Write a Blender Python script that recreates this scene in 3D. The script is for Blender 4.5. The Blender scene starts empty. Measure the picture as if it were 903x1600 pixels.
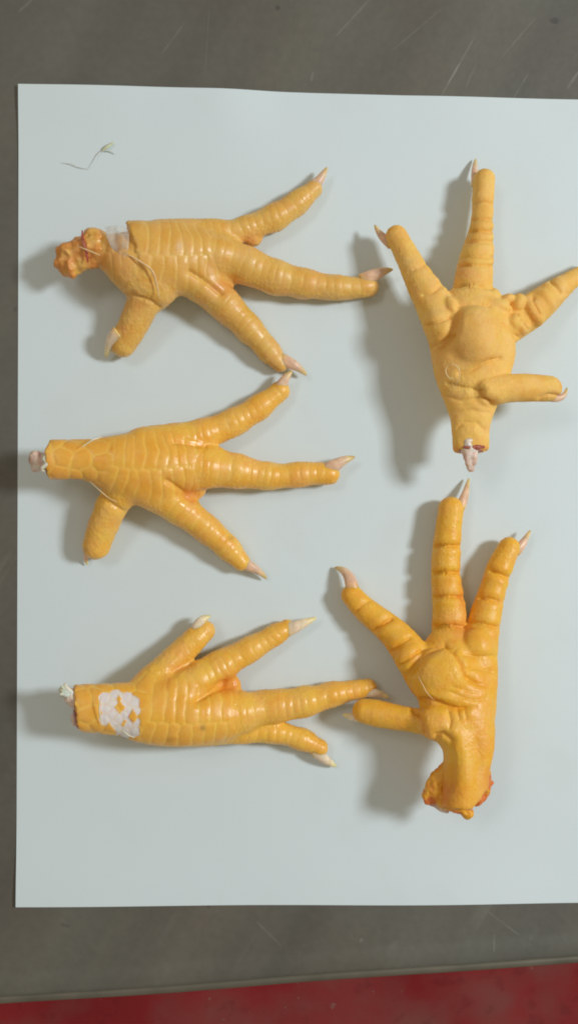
import bpy, math, random
import numpy as np
from mathutils import Vector, Matrix

# ------------------------------------------------------------------ camera
S = 0.2315                       # millimetres of table per photo pixel (A4 sheet as the yardstick)
MM = 0.001
DIST = 345.0                     # lens above the paper, mm
TILT = math.radians(2.45)        # the phone leans a little, right side is farther
W, H = 903.0, 1600.0
FPX = DIST / S                   # focal length in photo pixels

scene = bpy.context.scene
cam_d = bpy.data.cameras.new('camera')
cam = bpy.data.objects.new('camera', cam_d)
scene.collection.objects.link(cam)
scene.camera = cam
fwd = Vector((math.sin(TILT), 0, -math.cos(TILT)))
right = Vector((math.cos(TILT), 0, math.sin(TILT)))
up = Vector((0, 1, 0))
CPOS = -fwd * DIST               # aims at the world origin (sheet centre), mm
R3 = Matrix((right, up, -fwd)).transposed()
cam.matrix_world = Matrix.Translation(CPOS * MM) @ R3.to_4x4()
cam_d.sensor_fit = 'VERTICAL'
cam_d.sensor_height = 24.0
cam_d.lens = 24.0 * FPX / H
cam_d.clip_start = 0.01
cam_d.clip_end = 50.0

# ------------------------------------------------------------------ light
world = bpy.data.worlds.new('World')
scene.world = world
world.use_nodes = True
bg = world.node_tree.nodes['Background']
bg.inputs[0].default_value = (1.0, 0.885, 0.69, 1)
bg.inputs[1].default_value = 0.30

def area_lamp(name, loc, target, size, size_y, power, col):
    d = bpy.data.lights.new(name, 'AREA')
    d.shape = 'RECTANGLE'; d.size = size; d.size_y = size_y
    d.energy = power; d.color = col
    o = bpy.data.objects.new(name, d)
    scene.collection.objects.link(o)
    o.location = loc
    o.rotation_euler = (Vector(target) - Vector(loc)).to_track_quat('-Z', 'Y').to_euler()
    return o
# the room lamp stands to the right, a weaker broad one up and to the left
area_lamp('room_lamp', (0.86, 0.20, 0.84), (0, 0, 0), 0.19, 0.19, 9.8, (0.90, 0.965, 1.0))
area_lamp('far_room_lamp', (-1.2, 0.9, 2.2), (0, 0, 0), 0.9, 0.5, 7.0, (1.0, 0.98, 0.94))

scene.view_settings.view_transform = 'Standard'
scene.view_settings.look = 'None'
scene.view_settings.exposure = 0.0
scene.view_settings.gamma = 1.0
scene.render.engine = 'CYCLES'
scene.cycles.use_denoising = True
scene.cycles.filter_width = 1.9
scene.cycles.max_bounces = 8

# ------------------------------------------------------------------ helpers
rng = np.random.default_rng(7)
CP = np.array(CPOS); RT = np.array(right); UP = np.array(up); FW = np.array(fwd)

def unproj(px, py, h):
    """photo pixel + height above the paper (in px of table) -> table point in mm"""
    d = RT * ((px - W / 2) / FPX) + UP * ((H / 2 - py) / FPX) + FW
    t = (h * S - CP[2]) / d[2]
    return CP + d * t
def proj(P):
    """mm points (n,3) -> photo pixels"""
    q = P - CP
    z = q @ FW
    return np.stack([W / 2 + FPX * (q @ RT) / z, H / 2 - FPX * (q @ UP) / z], 1)
def rmm(r, h):
    return r * S * (DIST - h * S) / DIST

def link(o, parent=None):
    scene.collection.objects.link(o)
    if parent is not None: o.parent = parent
    return o
def mesh_obj(name, V, F, mat, parent=None, smooth=True, attrs=None, origin=None):
    """V in mm (world). Parts of a thing are stored relative to the thing's base."""
    V = np.asarray(V, float).copy()
    base = np.zeros(3)
    if parent is not None and 'base_mm' in parent: base = np.array(parent['base_mm'])
    if origin is not None: base = np.array(origin)
    V -= base
    me = bpy.data.meshes.new(name)
    V = V * MM
    F = np.asarray(F) if not isinstance(F, list) else F
    if isinstance(F, np.ndarray):
        n, k = F.shape
        me.vertices.add(len(V)); me.vertices.foreach_set('co', V.astype(np.float32).ravel())
        me.loops.add(n * k); me.loops.foreach_set('vertex_index', F.astype(np.int32).ravel())
        me.polygons.add(n)
        me.polygons.foreach_set('loop_start', np.arange(0, n * k, k, dtype=np.int32))
        me.update(calc_edges=True)
    else:
        me.from_pydata(V.tolist(), [], F)
    me.validate()
    me.polygons.foreach_set('use_smooth', [smooth] * len(me.polygons))
    if attrs:
        for k_, a in attrs.items():
            at = me.attributes.new(k_, 'FLOAT', 'POINT')
            at.data.foreach_set('value', np.asarray(a, np.float32))
    me.materials.append(mat)
    o = bpy.data.objects.new(name, me)
    link(o, parent)
    if origin is not None: o.location = np.array(origin) * MM
    return o
def thing(name, label, cat, base, group=None):
    o = bpy.data.objects.new(name, None)
    o.empty_display_size = 0.01
    o.location = Vector(base) * MM
    o['base_mm'] = [float(c) for c in base]
    o['label'] = label; o['category'] = cat
    if group: o['group'] = group
    return link(o)

def sstep(a, b, x):
    t = np.clip((x - a) / (b - a), 0, 1)
    return t * t * (3 - 2 * t)

# lattice noise and cell noise on arrays of points
def _hash(i, j, k, seed=0):
    n = (i.astype(np.int64) * 374761393 + j.astype(np.int64) * 668265263 + k.astype(np.int64) * 2147483647 + seed * 974711) & 0xFFFFFFFF
    n = ((n ^ (n >> 13)) * 1274126177) & 0xFFFFFFFF
    n = ((n ^ (n >> 16)) * 2246822519) & 0xFFFFFFFF
    return ((n ^ (n >> 15)) & 0xFFFFFF) / float(0xFFFFFF)
def vnoise(P, scale, seed=0):
    Q = P / scale
    I = np.floor(Q).astype(np.int64); f = Q - I
    f = f * f * (3 - 2 * f)
    r = 0
    for a in (0, 1):
        for b in (0, 1):
            for c in (0, 1):
                w = (f[:, 0] if a else 1 - f[:, 0]) * (f[:, 1] if b else 1 - f[:, 1]) * (f[:, 2] if c else 1 - f[:, 2])
                r = r + w * _hash(I[:, 0] + a, I[:, 1] + b, I[:, 2] + c, seed)
    return r * 2 - 1
def fbm(P, scale, seed=0, oct=3):
    r = 0; a = 1; t = 0
    for o in range(oct):
        r = r + a * vnoise(P, scale / 2 ** o, seed + o * 17); t += a; a *= 0.5
    return r / t
def cells(P, scale, seed=0):
    Q = P / scale
    I = np.floor(Q).astype(np.int64)
    d1 = np.full(len(P), 9.0); d2 = d1.copy()
    for a in (-1, 0, 1):
        for b in (-1, 0, 1):
            for c in (-1, 0, 1):
                J = I + np.array([a, b, c])
                C = np.stack([J[:, m] + 0.5 + 0.8 * (_hash(J[:, 0], J[:, 1], J[:, 2], seed + m + 1) - 0.5) for m in range(3)], 1)
                d = np.linalg.norm(Q - C, axis=1)
                m1 = d < d1
                d2 = np.where(m1, d1, np.minimum(d2, d))
                d1 = np.where(m1, d, d1)
    return d1, d2
def hexcells(s, u, size, seed=0):
    """irregular honeycomb on a limb: returns edge distance and centre (s,u) of the cell"""
    hy = size * 0.9
    j0 = np.floor(u / hy).astype(np.int64)
    best = np.full(len(s), 1e9); sec = best.copy(); cs = np.zeros(len(s)); cu = cs.copy()
    for b in (-1, 0, 1, 2):
        j = j0 + b
        off = (j % 2) * 0.5
        i0 = np.floor(s / size - off).astype(np.int64)
        for a in (-1, 0, 1, 2):
            i = i0 + a
            x = (i + off + 0.72 * (_hash(i, j, i * 0, seed) - 0.5)) * size
            y = (j + 0.72 * (_hash(i, j, i * 0 + 1, seed) - 0.5)) * hy
            d = np.hypot(s - x, u - y)
            m = d < best
            sec = np.where(m, best, np.minimum(sec, d))
            cs = np.where(m, x, cs); cu = np.where(m, y, cu)
            best = np.where(m, d, best)
    return (sec - best) / size, cs, cu

# ------------------------------------------------------------------ implicit modelling
VOX = 0.36
class Chain:
    def __init__(self, pts, k=2.6, zs=1.0, kind='toe', dors=1.0, pitch=3.3, name='', cut=None, split=0.1):
        self.cut = cut; self.split = split
        P = np.array([unproj(p[0], p[1], p[2]) for p in pts]); Rr = np.array([rmm(p[3], p[2]) for p in pts])
        n = len(P); out = []; ro = []
        Pe = np.vstack([2 * P[0] - P[1], P, 2 * P[-1] - P[-2]])
        Re = np.concatenate([[Rr[0]], Rr, [Rr[-1]]])
        for i in range(n - 1):
            m = max(2, int(np.linalg.norm(P[i + 1] - P[i]) / 2.0))
            for q in range(m):
                t = q / m
                c = lambda A: 0.5 * (2 * A[i + 1] + (A[i + 2] - A[i]) * t + (2 * A[i] - 5 * A[i + 1] + 4 * A[i + 2] - A[i + 3]) * t * t + (3 * A[i + 1] - A[i] - 3 * A[i + 2] + A[i + 3]) * t ** 3)
                out.append(c(Pe)); ro.append(c(Re))
        out.append(P[-1]); ro.append(Rr[-1])
        self.P = np.array(out); self.r = np.array(ro)
        self.k = k; self.zs = zs; self.kind = kind; self.dors = dors; self.pitch = pitch; self.name = name
        seg = np.linalg.norm(np.diff(self.P, axis=0), axis=1)
        self.s = np.concatenate([[0], np.cumsum(seg)])
        self.len = self.s[-1]
    def locate(self, V):
        n = len(V); best = np.full(n, 1e9); near = best.copy(); s = np.zeros(n); E3 = np.zeros((n, 3)); T3 = E3.copy(); rr = s.copy()
        Tn = np.gradient(self.P, axis=0); Tn /= np.linalg.norm(Tn, axis=1)[:, None]
        sc = np.array([1, 1, 1 / self.zs])
        for i in range(len(self.P) - 1):
            a, b = self.P[i], self.P[i + 1]
            ba = b - a
            q = V - a
            h = np.clip(((q * sc) @ (ba * sc)) / ((ba * sc) @ (ba * sc)), 0, 1)
            e = (q - h[:, None] * ba)
            L = np.linalg.norm(e * sc, axis=1)
            rad = self.r[i] * (1 - h) + self.r[i + 1] * h
            best = np.minimum(best, L - rad)
            m = L < near                                   # station along the limb: nearest point of the axis
            near = np.where(m, L, near)
            s = np.where(m, self.s[i] + h * (self.s[i + 1] - self.s[i]), s)
            rr = np.where(m, rad, rr)
            E3[m] = e[m]; T3[m] = Tn[i] + h[m][:, None] * (Tn[i + 1] - Tn[i])
        side = np.cross(T3, [0, 0, 1.0]); side /= np.linalg.norm(side, axis=1)[:, None]
        nrm = np.cross(side, T3)
        th = np.arctan2((E3 * side).sum(1), (E3 * nrm).sum(1) * self.dors / self.zs)
        return best, s, th, rr

class Pad:
    def __init__(self, px, py, h, rx, ry, rz, rot=0.0, k=1.0):
        self.c = unproj(px, py, h); f = rmm(1, h)
        self.rad = np.array([rx * f, ry * f, rz * f]); self.rot = math.radians(rot); self.k = k

def smin(a, b, k):
    h = np.clip(0.5 + 0.5 * (b - a) / k, 0, 1)
    return b * (1 - h) + a * h - k * h * (1 - h)

def plane(c, ax):
    px, py, h, dx, dy, dz = c
    c = unproj(px, py, h); d = np.array([dx, -dy, dz], float); d /= np.linalg.norm(d)
    X = ax[0][:, None, None]; Y = ax[1][None, :, None]; Z = ax[2][None, None, :]
    q = (X - c[0]) * d[0] + (Y - c[1]) * d[1] + (Z - c[2]) * d[2]
    return np.maximum(q + 0.35 * np.sin(X * 1.1 + Z * 0.7) * np.sin(Y * 0.9 - Z * 0.5) + 0.2 * np.sin(Y * 2.3 + Z * 1.9), -30)

def field(prims, cuts=()):
    lo = np.full(3, 1e9); hi = -lo
    for p in prims:
        if isinstance(p, Chain):
            lo = np.minimum(lo, (p.P - p.r[:, None]).min(0)); hi = np.maximum(hi, (p.P + p.r[:, None]).max(0))
        else:
            m = p.rad.max(); lo = np.minimum(lo, p.c - m); hi = np.maximum(hi, p.c + m)
    lo -= 3; hi += 3
    n = np.ceil((hi - lo) / VOX).astype(int) + 1
    F = np.full(n, 6.0, np.float32)
    ax = [lo[i] + np.arange(n[i]) * VOX for i in range(3)]
    def box(a, b):
        i0 = np.maximum(np.floor((a - lo) / VOX).astype(int), 0); i1 = np.minimum(np.ceil((b - lo) / VOX).astype(int) + 1, n)
        return tuple(slice(x, y) for x, y in zip(i0, i1))
    for p in prims:
        mg = p.k + 1.2
        if isinstance(p, Chain):
            T = np.full(n, 6.0, np.float32)
            allb = box((p.P - p.r[:, None] - mg).min(0), (p.P + p.r[:, None] + mg).max(0))
            for i in range(len(p.P) - 1):
                a, b = p.P[i], p.P[i + 1]; rm = max(p.r[i], p.r[i + 1]) + mg
                sl = box(np.minimum(a, b) - rm, np.maximum(a, b) + rm)
                X = ax[0][sl[0]][:, None, None] - a[0]; Y = ax[1][sl[1]][None, :, None] - a[1]; Z = (ax[2][sl[2]][None, None, :] - a[2]) / p.zs
                ba = (b - a) * np.array([1, 1, 1 / p.zs]); L2 = ba @ ba
                h = np.clip((X * ba[0] + Y * ba[1] + Z * ba[2]) / L2, 0, 1)
                d = np.sqrt((X - h * ba[0]) ** 2 + (Y - h * ba[1]) ** 2 + (Z - h * ba[2]) ** 2) - (p.r[i] * (1 - h) + p.r[i + 1] * h)
                T[sl] = np.minimum(T[sl], d)
            if p.cut: T[allb] = -smin(-T[allb], -plane(p.cut, [ax[q][allb[q]] for q in range(3)]), 0.9)
            F[allb] = smin(F[allb], T[allb], p.k)
        else:
            m = p.rad.max() + mg
            sl = box(p.c - m, p.c + m)
            X = ax[0][sl[0]][:, None, None] - p.c[0]; Y = ax[1][sl[1]][None, :, None] - p.c[1]; Z = ax[2][sl[2]][None, None, :] - p.c[2]
            cr, sr = math.cos(p.rot), math.sin(p.rot)
            U = (X * cr + Y * sr) / p.rad[0]; V = (-X * sr + Y * cr) / p.rad[1]; Z = Z / p.rad[2]
            d = (np.sqrt(U * U + V * V + Z * Z) - 1) * p.rad.min()
            F[sl] = smin(F[sl], d, p.k)
    for c in cuts:                                         # knife cuts: keep what lies behind the plane
        F = -smin(-F, -plane(c, ax), 0.9).astype(np.float32)
    return F, lo

def surface_nets(F, lo):
    ins = F < 0
    n = np.array(F.shape) - 1
    c = np.zeros(n, np.int8)
    cor = [(a, b, d) for a in (0, 1) for b in (0, 1) for d in (0, 1)]
    for a, b, d in cor: c += ins[a:a + n[0], b:b + n[1], d:d + n[2]]
    mask = (c > 0) & (c < 8)
    C = np.argwhere(mask)
    idx = np.full(n, -1, np.int64); idx[mask] = np.arange(len(C))
    acc = np.zeros((len(C), 3)); cnt = np.zeros(len(C))
    for p in cor:
        for axn in range(3):
            if p[axn]: continue
            q = list(p); q[axn] = 1
            fa = F[C[:, 0] + p[0], C[:, 1] + p[1], C[:, 2] + p[2]]; fb = F[C[:, 0] + q[0], C[:, 1] + q[1], C[:, 2] + q[2]]
            x = (fa < 0) != (fb < 0)
            t = np.where(x, fa / np.where(x, fa - fb, 1), 0)
            pt = np.tile(np.array(p, float), (len(C), 1)); pt[:, axn] += t
            acc += pt * x[:, None]; cnt += x
    V = lo + (C + acc / cnt[:, None]) * VOX
    quads = []
    for axn in range(3):
        u, v = (axn + 1) % 3, (axn + 2) % 3
        a = [slice(None)] * 3; b = [slice(None)] * 3
        a[axn] = slice(0, -1); b[axn] = slice(1, None)
        A = ins[tuple(a)]; B = ins[tuple(b)]
        E = np.argwhere(A != B)
        E = E[(E[:, u] > 0) & (E[:, v] > 0) & (E[:, u] < n[u]) & (E[:, v] < n[v])]
        flip = ~A[E[:, 0], E[:, 1], E[:, 2]]
        def cell(du, dv):
            K = E.copy(); K[:, u] -= du; K[:, v] -= dv
            return idx[K[:, 0], K[:, 1], K[:, 2]]
        q = np.stack([cell(1, 1), cell(0, 1), cell(0, 0), cell(1, 0)], 1)
        q[flip] = q[flip][:, ::-1]
        quads.append(q)
    Q = np.vstack(quads)
    return V, Q[(Q >= 0).all(1)]

def smooth(V, Q, it=2, lam=0.5):
    e = np.vstack([Q[:, [0, 1]], Q[:, [1, 2]], Q[:, [2, 3]], Q[:, [3, 0]]])
    n = len(V)
    for _ in range(it):
        deg = np.bincount(e[:, 0], minlength=n) + np.bincount(e[:, 1], minlength=n)
        av = np.stack([np.bincount(e[:, 0], V[e[:, 1], i], n) + np.bincount(e[:, 1], V[e[:, 0], i], n) for i in range(3)], 1) / np.maximum(deg, 1)[:, None]
        V = V + lam * (av - V)
    return V
def normals(V, Q):
    a = np.cross(V[Q[:, 2]] - V[Q[:, 0]], V[Q[:, 3]] - V[Q[:, 1]])
    N = np.stack([sum(np.bincount(Q[:, j], a[:, i], len(V)) for j in range(4)) for i in range(3)], 1)
    return N / np.maximum(np.linalg.norm(N, axis=1), 1e-9)[:, None]

def poly_dist(XY, line):
    d = np.full(len(XY), 1e9); t = np.zeros(len(XY))
    L = np.array(line, float)
    seg = np.linalg.norm(np.diff(L, axis=0), axis=1); cum = np.concatenate([[0], np.cumsum(seg)])
    for i, (a, b) in enumerate(zip(L[:-1], L[1:])):
        ba = b - a
        h = np.clip(((XY - a) @ ba) / (ba @ ba), 0, 1)
        e = np.linalg.norm(XY - a - h[:, None] * ba, axis=1)
        m = e < d
        d = np.where(m, e, d); t = np.where(m, (cum[i] + h * seg[i]) / cum[-1], t)
    if cum[-1] < 75: return d, np.ones(len(XY))           # short folds run right across a toe
    return d, 0.12 + 0.88 * sstep(0.0, 0.22, t) * (1 - sstep(0.78, 1.0, t))    # a fold fades out at both ends

# ------------------------------------------------------------------ materials
def new_mat(name):
    m = bpy.data.materials.new(name); m.use_nodes = True
    nt = m.node_tree
    return m, nt, nt.nodes['Principled BSDF']
def node(nt, t, **kw):
    n = nt.nodes.new(t)
    for k, v in kw.items():
        if k in ('operation', 'data_type', 'blend_type', 'attribute_name', 'feature', 'noise_dimensions', 'voronoi_dimensions', 'use_clamp', 'distance', 'musgrave_type'): setattr(n, k, v)
        else: n.inputs[k].default_value = v
    return n
def mixc(nt, fac, a, b, blend='MIX'):
    n = nt.nodes.new('ShaderNodeMix'); n.data_type = 'RGBA'; n.blend_type = blend
    for s, v in ((n.inputs[0], fac), (n.inputs[6], a), (n.inputs[7], b)):
        if isinstance(v, (int, float)): s.default_value = v
        elif isinstance(v, tuple): s.default_value = (*v, 1)
        else: nt.links.new(v, s)
    return n.outputs[2]
def mathn(nt, op, a, b=None, clamp=False):
    n = nt.nodes.new('ShaderNodeMath'); n.operation = op; n.use_clamp = clamp
    for s, v in ((n.inputs[0], a), (n.inputs[1], b)):
        if v is None: continue
        if isinstance(v, (int, float)): s.default_value = v
        else: nt.links.new(v, s)
    return n.outputs[0]
def ramp(nt, fac, stops):
    n = nt.nodes.new('ShaderNodeValToRGB')
    while len(n.color_ramp.elements) < len(stops): n.color_ramp.elements.new(0.5)
    for e, (p, c) in zip(n.color_ramp.elements, stops):
        e.position = p; e.color = (*c, 1) if len(c) == 3 else c
    nt.links.new(fac, n.inputs[0])
    return n.outputs[0]
def attr(nt, name):
    n = nt.nodes.new('ShaderNodeAttribute'); n.attribute_name = name
    return n.outputs['Fac']

def skin_mat(name, main, pale, deep, rough=0.42, gl=0.5, coat=0.2, grain=0.2):
    m, nt, b = new_mat(name)
    tc = nt.nodes.new('ShaderNodeTexCoord')
    def noise(scale, detail=3.0, rough_=0.55):
        n = node(nt, 'ShaderNodeTexNoise', Scale=scale, Detail=detail, Roughness=rough_)
        nt.links.new(tc.outputs['Object'], n.inputs['Vector']); return n.outputs['Fac']
    n1 = ramp(nt, noise(75), [(0.35, (0, 0, 0)), (0.68, (1, 1, 1))])
    c = mixc(nt, n1, main, pale)
    n2 = ramp(nt, noise(190), [(0.48, (0, 0, 0)), (0.75, (1, 1, 1))])
    c = mixc(nt, mathn(nt, 'MULTIPLY', n2, 0.65), c, deep)
    n4 = ramp(nt, noise(120, 4, 0.65), [(0.45, (0, 0, 0)), (0.72, (1, 1, 1))])
    c = mixc(nt, mathn(nt, 'MULTIPLY', n4, 0.65), c, tuple(min(1, p_ * f_ + g_) for p_, f_, g_ in zip(pale, (1.02, 1.0, 1.0), (0.0, 0.01, 0.085))))
    n5 = ramp(nt, noise(62, 4, 0.6), [(0.54, (0, 0, 0)), (0.74, (1, 1, 1))])
    c = mixc(nt, mathn(nt, 'MULTIPLY', n5, 0.38), c, (0.84, 0.34, 0.08))
    n3 = ramp(nt, noise(1400, 2), [(0.3, (0.955, 0.945, 0.92)), (0.7, (1.03, 1.03, 1.03))])
    c = mixc(nt, 1.0, c, n3, 'MULTIPLY')
    c = mixc(nt, mathn(nt, 'MULTIPLY', attr(nt, 'seam'), 0.75, True), c, tuple(min(1, x * 1.06 + 0.02) for x in pale))
    c = mixc(nt, mathn(nt, 'MULTIPLY', attr(nt, 'plate'), 0.5, True), c, deep)
    c = mixc(nt, mathn(nt, 'MULTIPLY', attr(nt, 'flush'), 0.85, True), c, (0.74, 0.20, 0.04))
    c = mixc(nt, mathn(nt, 'MULTIPLY', attr(nt, 'tan'), 0.75, True), c, (0.74, 0.37, 0.10))
    c = mixc(nt, attr(nt, 'bruise'), c, (0.20, 0.07, 0.03))
    c = mixc(nt, attr(nt, 'bare'), c, (0.82, 0.76, 0.74))
    nt.links.new(c, b.inputs['Base Color'])
    r = ramp(nt, noise(260, 3), [(0.3, (rough - 0.1,) * 3), (0.75, (rough + 0.16,) * 3)])
    nt.links.new(r, b.inputs['Roughness'])
    b.inputs['Subsurface Weight'].default_value = 0.42
    b.inputs['Subsurface Radius'].default_value = (1.0, 0.42, 0.10)
    b.inputs['Subsurface Scale'].default_value = 0.0013
    b.inputs['Specular IOR Level'].default_value = gl
    b.inputs['Coat Weight'].default_value = coat
    b.inputs['Coat Roughness'].default_value = 0.26
    v = node(nt, 'ShaderNodeTexVoronoi', Scale=1050.0); nt.links.new(tc.outputs['Object'], v.inputs['Vector'])
    fine = mathn(nt, 'ADD', mathn(nt, 'MULTIPLY', v.outputs['Distance'], -0.6), mathn(nt, 'MULTIPLY', noise(2200, 3), 0.5))
    bp = node(nt, 'ShaderNodeBump', Strength=grain, Distance=0.00022)
    nt.links.new(fine, bp.inputs['Height']); nt.links.new(bp.outputs[0], b.inputs['Normal'])
    return m

def claw_mat(name, cols):
    m, nt, b = new_mat(name)
    t = attr(nt, 'along')
    c = ramp(nt, t, cols)
    tc = nt.nodes.new('ShaderNodeTexCoord')
    n = node(nt, 'ShaderNodeTexNoise', Scale=420.0, Detail=3.0); nt.links.new(tc.outputs['Object'], n.inputs['Vector'])
    c = mixc(nt, 1.0, c, ramp(nt, n.outputs['Fac'], [(0.3, (0.82, 0.8, 0.78)), (0.7, (1.08, 1.08, 1.08))]), 'MULTIPLY')
    nt.links.new(c, b.inputs['Base Color'])
    b.inputs['Roughness'].default_value = 0.38
    b.inputs['Subsurface Weight'].default_value = 0.85
    b.inputs['Subsurface Radius'].default_value = (1.0, 0.6, 0.35)
    b.inputs['Subsurface Scale'].default_value = 0.0018
    bp = node(nt, 'ShaderNodeBump', Strength=0.25, Distance=0.0002); nt.links.new(n.outputs['Fac'], bp.inputs['Height']); nt.links.new(bp.outputs[0], b.inputs['Normal'])
    return m
def flesh_mat(name, c1, c2, c3, rough=0.35, sss=0.5):
    m, nt, b = new_mat(name)
    tc = nt.nodes.new('ShaderNodeTexCoord')
    n = node(nt, 'ShaderNodeTexNoise', Scale=330.0, Detail=4.0); nt.links.new(tc.outputs['Object'], n.inputs['Vector'])
    c = ramp(nt, n.outputs['Fac'], [(0.30, c1), (0.5, c2), (0.70, c3)])
    nt.links.new(c, b.inputs['Base Color'])
    b.inputs['Roughness'].default_value = rough
    b.inputs['Subsurface Weight'].default_value = sss
    b.inputs['Subsurface Scale'].default_value = 0.002
    bp = node(nt, 'ShaderNodeBump', Strength=0.4, Distance=0.0004); nt.links.new(n.outputs['Fac'], bp.inputs['Height']); nt.links.new(bp.outputs[0], b.inputs['Normal'])
    return m
M_HORN = claw_mat('horn', [(0.0, (0.88, 0.50, 0.10)), (0.25, (0.82, 0.54, 0.37)), (0.6, (0.80, 0.58, 0.42)), (0.85, (0.76, 0.60, 0.29)), (1.0, (0.58, 0.43, 0.16))])
M_HORN_PALE = claw_mat('pale_horn', [(0.0, (0.88, 0.54, 0.14)), (0.25, (0.86, 0.70, 0.54)), (0.6, (0.87, 0.75, 0.56)), (0.85, (0.86, 0.76, 0.42)), (1.0, (0.72, 0.62, 0.30))])
M_BONE = flesh_mat('bone_and_tendon', (0.62, 0.38, 0.30), (0.78, 0.60, 0.50), (0.84, 0.76, 0.68))
M_MEAT = flesh_mat('raw_flesh', (0.20, 0.03, 0.02), (0.38, 0.09, 0.06), (0.58, 0.24, 0.16), 0.3)
M_FRINGE = flesh_mat('white_tendon', (0.72, 0.62, 0.44), (0.82, 0.76, 0.62), (0.86, 0.82, 0.74))
def film_mat():
    m, nt, b = new_mat('loose_skin_film')
    tc = nt.nodes.new('ShaderNodeTexCoord')
    n = node(nt, 'ShaderNodeTexNoise', Scale=240.0, Detail=4.0); nt.links.new(tc.outputs['Object'], n.inputs['Vector'])
    b.inputs['Base Color'].default_value = (0.84, 0.80, 0.74, 1)
    b.inputs['Roughness'].default_value = 0.35
    nt.links.new(ramp(nt, n.outputs['Fac'], [(0.35, (0.12,) * 3), (0.7, (0.6,) * 3)]), b.inputs['Alpha'])
    return m
M_FILM = film_mat()
def strand_mat(name, col):
    m, nt, b = new_mat(name)
    tc = nt.nodes.new('ShaderNodeTexCoord')
    n = node(nt, 'ShaderNodeTexNoise', Scale=500.0, Detail=2.0); nt.links.new(tc.outputs['Object'], n.inputs['Vector'])
    nt.links.new(ramp(nt, n.outputs['Fac'], [(0.3, tuple(x * 0.85 for x in col)), (0.7, tuple(min(1, x * 1.1) for x in col))]), b.inputs['Base Color'])
    b.inputs['Roughness'].default_value = 0.4; b.inputs['Subsurface Weight'].default_value = 0.3; b.inputs['Subsurface Scale'].default_value = 0.001
    return m
M_STRAND = strand_mat('skin_strip', (0.80, 0.56, 0.28))
M_THREAD = strand_mat('pale_thread', (0.82, 0.72, 0.58))

# ------------------------------------------------------------------ setting: floor, table, paper
def plain_noise_mat_floor():
    m, nt, b = new_mat('red_painted_floor')
    tc = nt.nodes.new('ShaderNodeTexCoord')
    def noise(scale, d=4.0):
        n = node(nt, 'ShaderNodeTexNoise', Scale=scale, Detail=d); nt.links.new(tc.outputs['Object'], n.inputs['Vector']); return n.outputs['Fac']
    c = ramp(nt, noise(6), [(0.3, (0.25, 0.022, 0.026)), (0.7, (0.38, 0.036, 0.042))])
    worn = ramp(nt, noise(7.5, 6), [(0.47, (0, 0, 0)), (0.66, (1, 1, 1))])
    c = mixc(nt, mathn(nt, 'MULTIPLY', worn, 0.6), c, (0.27, 0.12, 0.105))
    spots = ramp(nt, noise(75, 2), [(0.70, (0, 0, 0)), (0.76, (1, 1, 1))])
    c = mixc(nt, mathn(nt, 'MULTIPLY', spots, 0.6), c, (0.32, 0.2, 0.17))
    dark = ramp(nt, noise(48, 3), [(0.30, (1, 1, 1)), (0.40, (0, 0, 0))])
    c = mixc(nt, mathn(nt, 'MULTIPLY', dark, 0.2), c, (0.10, 0.014, 0.016))
    nt.links.new(c, b.inputs['Base Color'])
    b.inputs['Roughness'].default_value = 0.8
    b.inputs['Specular IOR Level'].default_value = 0.12
    bp = node(nt, 'ShaderNodeBump', Strength=0.3, Distance=0.002); nt.links.new(noise(40, 5), bp.inputs['Height']); nt.links.new(bp.outputs[0], b.inputs['Normal'])
    return m
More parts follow.
